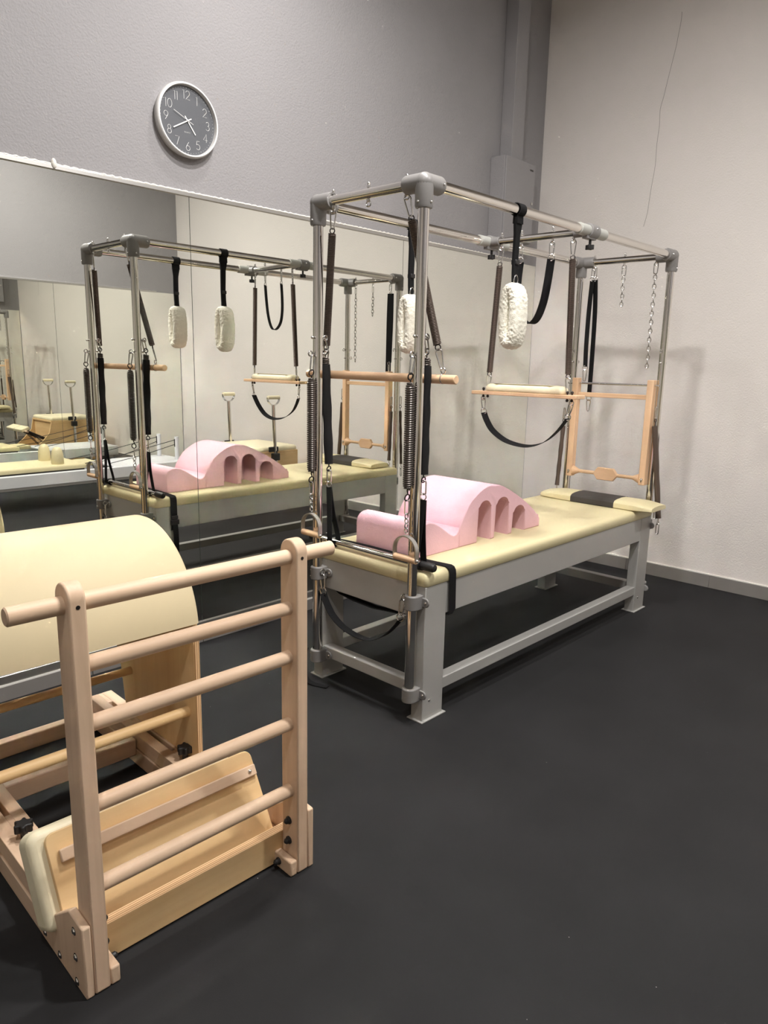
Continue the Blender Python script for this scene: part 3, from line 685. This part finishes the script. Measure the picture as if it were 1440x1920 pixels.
# ------------------------------------------------------------------ headrest pillow with mesh wrap
hp = thing('headrest_pillow', 'cream wedge headrest with dark mesh wrap at the back end of the bed', 'pillow', (2.35, .57, MT))
def pill(name, m, ys, x0, x1, grow, par):
    vs = []; fs = []; S = 12
    for y in ys:
        u = (y-.565)/.375; e = max(0, abs(u)-.70)/.30
        zt = MT+.052-.016*e**1.3+grow; zb = MT+.002+.006*max(0, abs(u)-.62)/.38-grow*(0 if grow == 0 else .3)
        ins = .004*e
        ring_ = [(x0+ins-grow, zb+.004), (x0+ins-grow, zt-.018), (x0+.012, zt-.006), (x0+.045, zt), ((x0+x1)/2, zt+.003), (x1-.045, zt), (x1-.012, zt-.006), (x1-ins+grow, zt-.018), (x1-ins+grow, zb+.004), (x1-.01, zb), ((x0+x1)/2, zb), (x0+.01, zb)]
        vs += [(a, y, b) for a, b in ring_]
    for i in range(len(ys)-1):
        for k in range(S): l = (k+1) % S; fs.append((i*S+k, i*S+l, (i+1)*S+l, (i+1)*S+k))
    fs += [tuple(range(S-1, -1, -1)), tuple((len(ys)-1)*S+k for k in range(S))]
    mb = MB(); mb._add(vs, fs); return mb.build(name, m, par, angle=50, bevel=.002)
ys = [.195+.735*i/40 for i in range(41)]
pill('cushion', 'cream_vinyl', ys, 2.245, 2.455, 0, hp)
pill('mesh_wrap', 'mesh_fabric', [.428+.285*i/12 for i in range(13)], 2.245, 2.455, .0022, hp)

# ------------------------------------------------------------------ pink foam arc
pa_ = thing('foam_arc', 'pink foam spine-corrector arc with three arched grip slots, lying on the mattress', 'foam arc', (.52, .66, MT))
AY0, AY1 = .468, .852; z0 = MT+.001
step = [(.520, z0), (.520, .752), (.526, .770), (.540, .784), (.562, .793), (.589, .795), (.62, .788), (.656, .770), (.69, .749), (.72, .730), (.745, .716), (.763, .710), (.78, .714), (.793, .726), (.8025, .742), (.8025, z0)]
MB().prism(step, AY0, AY1, 1).build('step', 'pink_foam', pa_, bevel=.010, seg=3, angle=40)
top = [(.803, .742), (.816, .765), (.842, .808), (.865, .832), (.89, .853), (.918, .870), (.947, .886), (.976, .898), (1.006, .906), (1.037, .911), (1.068, .912), (1.10, .906), (1.134, .896), (1.178, .878), (1.221, .858), (1.262, .838), (1.302, .817), (1.35, .790), (1.397, .760), (1.43, .738), (1.458, .718), (1.466, .705), (1.482, .699), (1.490, .690), (1.490, z0)]
def notch(xa, xb, zt):
    r = (xb-xa)/2; c = (xa+xb)/2; zs = zt-r*.75
    a = [(c+r*math.cos(math.radians(t)), zs+r*.75*math.sin(math.radians(t))) for t in range(0, 181, 15)]
    return [(xb, z0)]+a+[(xa, z0)]
full = [(.803, z0)]+top
side = full+notch(1.234, 1.345, .792)+notch(1.083, 1.197, .851)+notch(.943, 1.047, .851)
def cheek(mb, poly, yin, yout):     # slab whose outer rim alone is rounded
    bm = bmesh.new(); n = len(poly)
    vi = [bm.verts.new((x, yin, z)) for x, z in poly]; vo = [bm.verts.new((x, yout, z)) for x, z in poly]
    bm.faces.new(vi); bm.faces.new(vo)
    for i in range(n): bm.faces.new((vi[i], vo[i], vo[(i+1) % n], vi[(i+1) % n]))
    ed = [e for e in bm.edges if abs(e.verts[0].co.y-yout) < 1e-6 and abs(e.verts[1].co.y-yout) < 1e-6]
    bmesh.ops.bevel(bm, geom=ed, offset=.008, segments=3, profile=.5, affect='EDGES')
    bmesh.ops.remove_doubles(bm, verts=bm.verts, dist=1e-5)
    bm.verts.index_update(); mb._add([v.co for v in bm.verts], [[v.index for v in f.verts] for f in bm.faces]); bm.free()
mb = MB().prism(full, AY0+.14, AY1-.14, 1)
mb.build('arc_core', 'pink_foam', pa_, angle=40)
for yi, yo in ((AY0+.1398, AY0), (AY1-.1398, AY1)):
    mb = MB(); cheek(mb, side, yi, yo); mb.build('arc_cheek', 'pink_foam', pa_, angle=50)

# ================================================================== LADDER BARREL (own frame: x along the rungs, y towards the mirror)
lb = thing('ladder_barrel', 'wooden ladder barrel with five rungs and a cream upholstered barrel', 'ladder barrel', (-.8585, -.035, 0), rotz=math.radians(-1.53), local=True)
for s in (-1, 1):
    a, b = sorted((s*.2805, s*.3185))
    pol = [(0, .002), (.074, .002)]+[(.037+.037*math.cos(math.radians(t)), .964+.037*math.sin(math.radians(t))) for t in range(0, 181, 12)]
    upr = MB().prism(pol, a, b, 0).build('upright', 'maple_z', lb, bevel=.005, seg=3)
    MB().cyl((s*.299, -.0006, .952), (s*.299, .004, .952), .0048, 12).build('screw', 'dark_metal', upr)
    a, b = sorted((s*.3190, s*.3395))
    g = MB().prism([(.0005, .001), (.0005, .190), (.078, .196), (.262, .060), (.276, .045), (.276, .001)], a, b, 0).build('gusset', 'maple_z', lb, bevel=.004, seg=2)
    for y, z in ((.050, .157), (.248, .026), (.050, .086), (.155, .022), (.052, .018)):
        MB().cyl((s*.3390, y, z), (s*.3400, y, z), .0105, 14).build('bolt_recess', 'black_rubber', g)
        MB().sphere((s*.3398, y, z), .0078, 12, 6, (.55, 1, 1)).build('bolt', 'chrome', g)
    a, b = sorted((s*.2560, s*.2800))
    fb = MB().box((a, .001, .001), (b, .086, .048)).build('foot_block', 'maple_y', lb, bevel=.005, seg=3)
    MB().lathe([(.011, 0), (.011, .004), (.0085, .006), (.0085, .013), (.004, .018), (0, .019)], (s*.2560, .058, .026), (-s, 0, 0), 12).build('cap_nut', 'black_rubber', fb)
    for z in (.158, .093):
        MB().lathe([(.012, 0), (.012, .004), (.0085, .006), (.0085, .012), (.004, .017), (0, .018)], (s*.2805, .040, z), (-s, 0, 0), 12).build('cap_nut', 'black_rubber', upr)
for i, z in enumerate((.952, .807, .665, .464, .256)):
    e = .432 if i == 0 else .287
    r = .0205 if i == 0 else .0190
    MB().tube([(-e, .037, z), (-e+.003, .037, z), (e-.003, .037, z), (e, .037, z)], [r-.003, r, r, r-.003], 24).build('rung', 'maple_x', lb)
fp = MB().box((-.318, .078, .006), (.318, .108, .102)).build('front_plank', 'ply_x', lb, bevel=.001)
MB().box((-.318, .0782, .102), (.318, .1078, .1035)).build('ply_edge', 'ply_edge_y', fp)
for s in (-1, 1):
    def sx(a, b): return sorted((s*a, s*b))
    dx = 0 if s > 0 else -.020        # the near rail stands a little further out
    a, b = sx(.2135, .3185); a += dx; b += dx
    MB().box((a, .10, .0), (b, 1.30, .062)).build('base_rail', 'maple_y', lb, bevel=.003)
    sr = MB()
    a, b = sx(.2185, .2560); sr.box((a+dx, .24, .063), (b+dx, 1.28, .118))
    a, b = sx(.2720, .3135); sr.box((a+dx, .24, .063), (b+dx, 1.28, .118))
    a, b = sx(.2550, .2730); a += dx; b += dx
    for y0, y1 in ((.24, .40), (.60, .68), (.90, .98), (1.18, 1.28)): sr.box((a, y0, .063), (b, y1, .1175))
    sr.build('slotted_rail', 'maple_y', lb, bevel=.002)
    ky = .600 if s > 0 else .535
    kx = s*.264+dx; kz = .142
    pol = [(kx+(.027 if k % 4 < 2 else .019)*math.cos(2*math.pi*k/24), ky+(.027 if k % 4 < 2 else .019)*math.sin(2*math.pi*k/24)) for k in range(24)]
    MB().prism(pol, kz, kz+.026, 2).cyl((kx, ky, .118), (kx, ky, kz+.002), .010, 12).build('clamp_knob', 'black_rubber', lb, bevel=.003)
    # plywood side panel of the barrel
    a, b = sx(.2790, .2970) if s > 0 else (-.372, -.354)
    pol = [(.540, .1185), (1.070, .1185), (1.10, .30), (1.165, .48)]+[(.86+.313*math.cos(math.radians(t)), .59+.313*math.sin(math.radians(t))) for t in range(-10, 186, 8)]+[(.545, .50)]
    pn = MB().prism(pol, a, b, 0).build('side_panel', 'ply_z', lb, bevel=.0015)
    MB().box((a+.0004, .5386, .120), (b-.0004, .5404, .56)).build('ply_edge', 'ply_edge', pn)
MB().box((-.2335, .862, .040), (.2135, .905, .104)).build('cross_beam', 'maple_x', lb, bevel=.004)
MB().box((-.2335, 1.235, .0), (.2135, 1.275, .062)).build('cross_beam', 'maple_x', lb, bevel=.004)
MB().cyl((-.355, .597, .293), (.2800, .597, .293), .0175, 20).build('tie_dowel', 'ply_x', lb)
MB().cyl((-.355, 1.015, .303), (.2800, 1.015, .303), .0155, 20).build('tie_dowel', 'ply_x', lb)
# barrel upholstery: thick half-round shell
def shell():
    cy_, cz_, ro, ri, n = .86, .590, .338, .288, 56; xe = .294; xm = -.372; vs = []; fs = []
    sec = [(xm, ri), (xm, ro-.012), (xm+.004, ro-.004), (xm+.013, ro), (xe-.013, ro), (xe-.004, ro-.004), (xe, ro-.012), (xe, ri)]
    for i in range(n+1):
        a = math.radians(3+171*i/n)
        for x, r in sec: vs.append((x, cy_+r*math.cos(a), cz_+r*math.sin(a)))
    S = len(sec)
    for i in range(n):
        for k in range(S): l = (k+1) % S; fs.append((i*S+k, i*S+l, (i+1)*S+l, (i+1)*S+k))
    fs += [tuple(range(S)), tuple(n*S+k for k in range(S-1, -1, -1))]
    mb = MB(); mb._add(vs, fs); mb.build('barrel_cushion', 'barrel_vinyl', lb, angle=50)
shell()

# padded board leaning in the tray of the ladder barrel
pdb = thing('padded_board', 'plywood board with a batten and cream padded back, leaning behind the lowest rungs', 'board', (-.8585, -.035, 0), rotz=math.radians(-1.53), local=True)
bd = V((0, .4985, .867)); bn = V((0, -.867, .4985)); b0 = V((0, .132, .078)); BL = .245
def on_board(poly, n0, n1, x_only=False):
    mb = MB(); n = len(poly); vs = []
    for h in (n0, n1): vs += [b0+V((x, 0, 0))+bd*t+bn*h for x, t in poly]
    mb._add(vs, [tuple(range(n)), tuple(range(2*n-1, n-1, -1))]+[(i, i+n, (i+1) % n+n, (i+1) % n) for i in range(n)]); return mb
rc = .022
def rpoly(x0, x1, t0, t1, rc): return [(x0, t0), (x1, t0)]+[(x1-rc+rc*math.cos(math.radians(a)), t1-rc+rc*math.sin(math.radians(a))) for a in range(0, 91, 15)]+[(x0+rc+rc*math.cos(math.radians(a)), t1-rc+rc*math.sin(math.radians(a))) for a in range(90, 181, 15)]
on_board(rpoly(-.324, .290, 0, BL, .024), -.014, .002).build('board', 'ply_x', pdb, bevel=.002)
bat = on_board([(-.300, .168), (.285, .168), (.285, .200), (-.300, .200)], .0025, .016).build('batten', 'maple_x', pdb, bevel=.003)
for x in (-.258, .262): MB().sphere(b0+V((x, 0, 0))+bd*.184+bn*.016, .0065, 12, 6).build('screw', 'satin_steel', bat)
on_board(rpoly(-.360, .235, .020, BL+.016, .03), -.110, -.0145).build('pad', 'pad_cream', pdb, bevel=.020, seg=4)

# ================================================================== REFORMER (seen in the mirror)
RX0, RX1, RY0, RY1 = .05, 2.62, -2.90, -2.24
rf = thing('reformer', 'white pilates reformer with cream carriage, seen only in the mirror', 'reformer', (RX0, RY0, 0))
for y in (RY0, RY1-.06): MB().box((RX0, y, .235), (RX1, y+.06, .350)).build('side_rail', 'reformer_white', rf, bevel=.006)
for x in (RX0, RX1-.05): MB().box((x, RY0+.06, .235), (x+.05, RY1-.06, .350)).build('end_rail', 'reformer_white', rf, bevel=.006)
for x in (RX0+.06, RX1-.16):
    for y in (RY0+.005, RY1-.055): MB().box((x, y, 0), (x+.09, y+.05, .236)).build('leg', 'silver_paint', rf, bevel=.004)
MB().box((1.72, RY0+.06, .335), (RX1-.05, RY1-.06, .352)).build('standing_platform', 'reformer_white', rf, bevel=.003)
MB().box((.36, RY0+.075, .340), (1.42, RY1-.075, .362)).build('carriage_base', 'charcoal', rf, bevel=.003)
cushion(.34, 1.44, RY0+.065, RY1-.065, .362, .412, .022, 'carriage_pad', 'cream_vinyl', rf)
cushion(1.45, 1.62, RY0+.20, RY1-.20, .362, .405, .02, 'headrest', 'cream_vinyl', rf)
for y in (-2.72, -2.40):
    MB().lathe([(0, 0), (.056, 0), (.060, .01), (.056, .09), (.048, .135), (.034, .160), (.015, .170), (0, .171)], (1.19, y, .412), (0, 0, 1), 20).build('shoulder_rest', 'cream_vinyl', rf, angle=60)
for y in (-2.755, -2.365):
    MB().cyl((2.50, y, .350), (2.50, y, .610), .024, 16).build('riser', 'reformer_white', rf)
    MB().box((2.472, y-.006, .50), (2.478, y+.006, .585)).build('pulley_slot', 'black_rubber', rf)
    MB().lathe([(.05, 0), (.05, .004), (.03, .008)], (2.50, y, .350), (0, 0, 1), 16).build('riser_base', 'reformer_white', rf)
    for z1, x2, y2, z2 in ((.575, 1.30, y+.03, .385), (.525, 1.75, y+.10*(1 if y < -2.5 else -1), .36)):
        MB().tube([(2.474, y, z1), ((2.474+x2)/2, (y+y2)/2, (z1+z2)/2-.015), (x2, y2, z2)], .0035, 6).build('rope', 'black_rubber', rf)
MB().tube([(.30, RY0-.012, .30), (.22, RY0-.012, .60), (.22, RY0+.03, .64), (.22, RY1-.03, .64), (.22, RY1+.012, .60), (.30, RY1+.012, .30)], .016, 14).build('foot_bar', 'chrome', rf)

# ================================================================== COMBO CHAIR (seen in the mirror)
QX0, QX1, QY0, QY1 = 2.36, 2.98, -1.50, -.84
qc = thing('pilates_chair', 'plywood pilates chair with cream seat and two tall chrome handles, seen in the mirror', 'exercise chair', (QX0, QY0, 0))
for y in (QY0, QY1-.02):
    pol = [(QX0-.30, .002), (QX1, .002), (QX1, .56), (QX0, .56), (QX0-.03, .42), (QX0-.14, .30), (QX0-.26, .20), (QX0-.30, .12)]
    MB().prism(pol, y, y+.02, 1).build('side_panel', 'ply_x', qc, bevel=.002)
MB().box((QX1-.02, QY0+.02, .02), (QX1, QY1-.02, .56)).build('back_panel', 'ply_y', qc, bevel=.002)
MB().box((QX0+.02, QY0+.02, .02), (QX0+.04, QY1-.02, .56)).build('front_panel', 'ply_y', qc, bevel=.002)
MB().box((QX0, QY0, .56), (QX1, QY1, .582)).build('seat_board', 'ply_y', qc, bevel=.002)
cushion(QX0+.005, QX1-.005, QY0+.005, QY1-.005, .582, .632, .03, 'seat', 'pad_cream', qc)
for i, y in enumerate((QY0+.05, (QY0+QY1)/2+.005)):
    y1 = y+.26
    MB().obox((QX0-.33, (y+y1)/2, .475), (.055, 0, .02), (0, .13, 0), (-.008, 0, .022)).build('pedal', 'pad_cream', qc, bevel=.012, seg=3)
    for yy in (y+.04, y1-.04): MB().tube([(QX0-.30, yy, .455), (QX0+.02, yy, .30)], .011, 8).build('pedal_arm', 'dark_metal', qc)
    MB().helix((QX0-.20, y+.08, .41), (QX0+.02, y+.08, .16), .012, .003, 30, 8, 5).build('pedal_spring', 'dark_metal', qc)
MB().cyl((QX0-.33, QY0-.02, .45), (QX0-.33, QY1+.0, .45), .014, 12).build('pedal_axle', 'maple_y', qc)
for y in (QY0-.045, QY1+.045):
    x = QX0+.30
    MB().cyl((x, y, .05), (x, y, .50), .021, 16).build('handle_socket', 'satin_steel', qc)
    MB().cyl((x, y, .40), (x-.02, y, 1.045), .018, 16).build('handle_post', 'chrome', qc)
    hp_ = [(x-.02+.072*math.cos(math.radians(a)), y, 1.115-.075*math.sin(math.radians(a))) for a in range(0, 181, 15)]
    MB().ribbon(hp_, (0, 1, 0), .024, .007).build('handle_yoke', 'satin_steel', qc)
    MB().tube([(x-.088, y, 1.115), (x+.048, y, 1.115)], .0185, 14).build('handle_grip', 'pad_cream', qc)
    MB().box((x-.035, y-.03, .50), (x+.035, y+.03, .57)).box((x-.08, y-.012, .585), (x+.03, y+.012, .635)).cyl((x, y, .56), (x, y, .60), .02, 10).build('lock_clamp', 'black_rubber', qc, bevel=.006)

for o in bpy.data.objects:
    if '_loc' in o: del o['_loc']
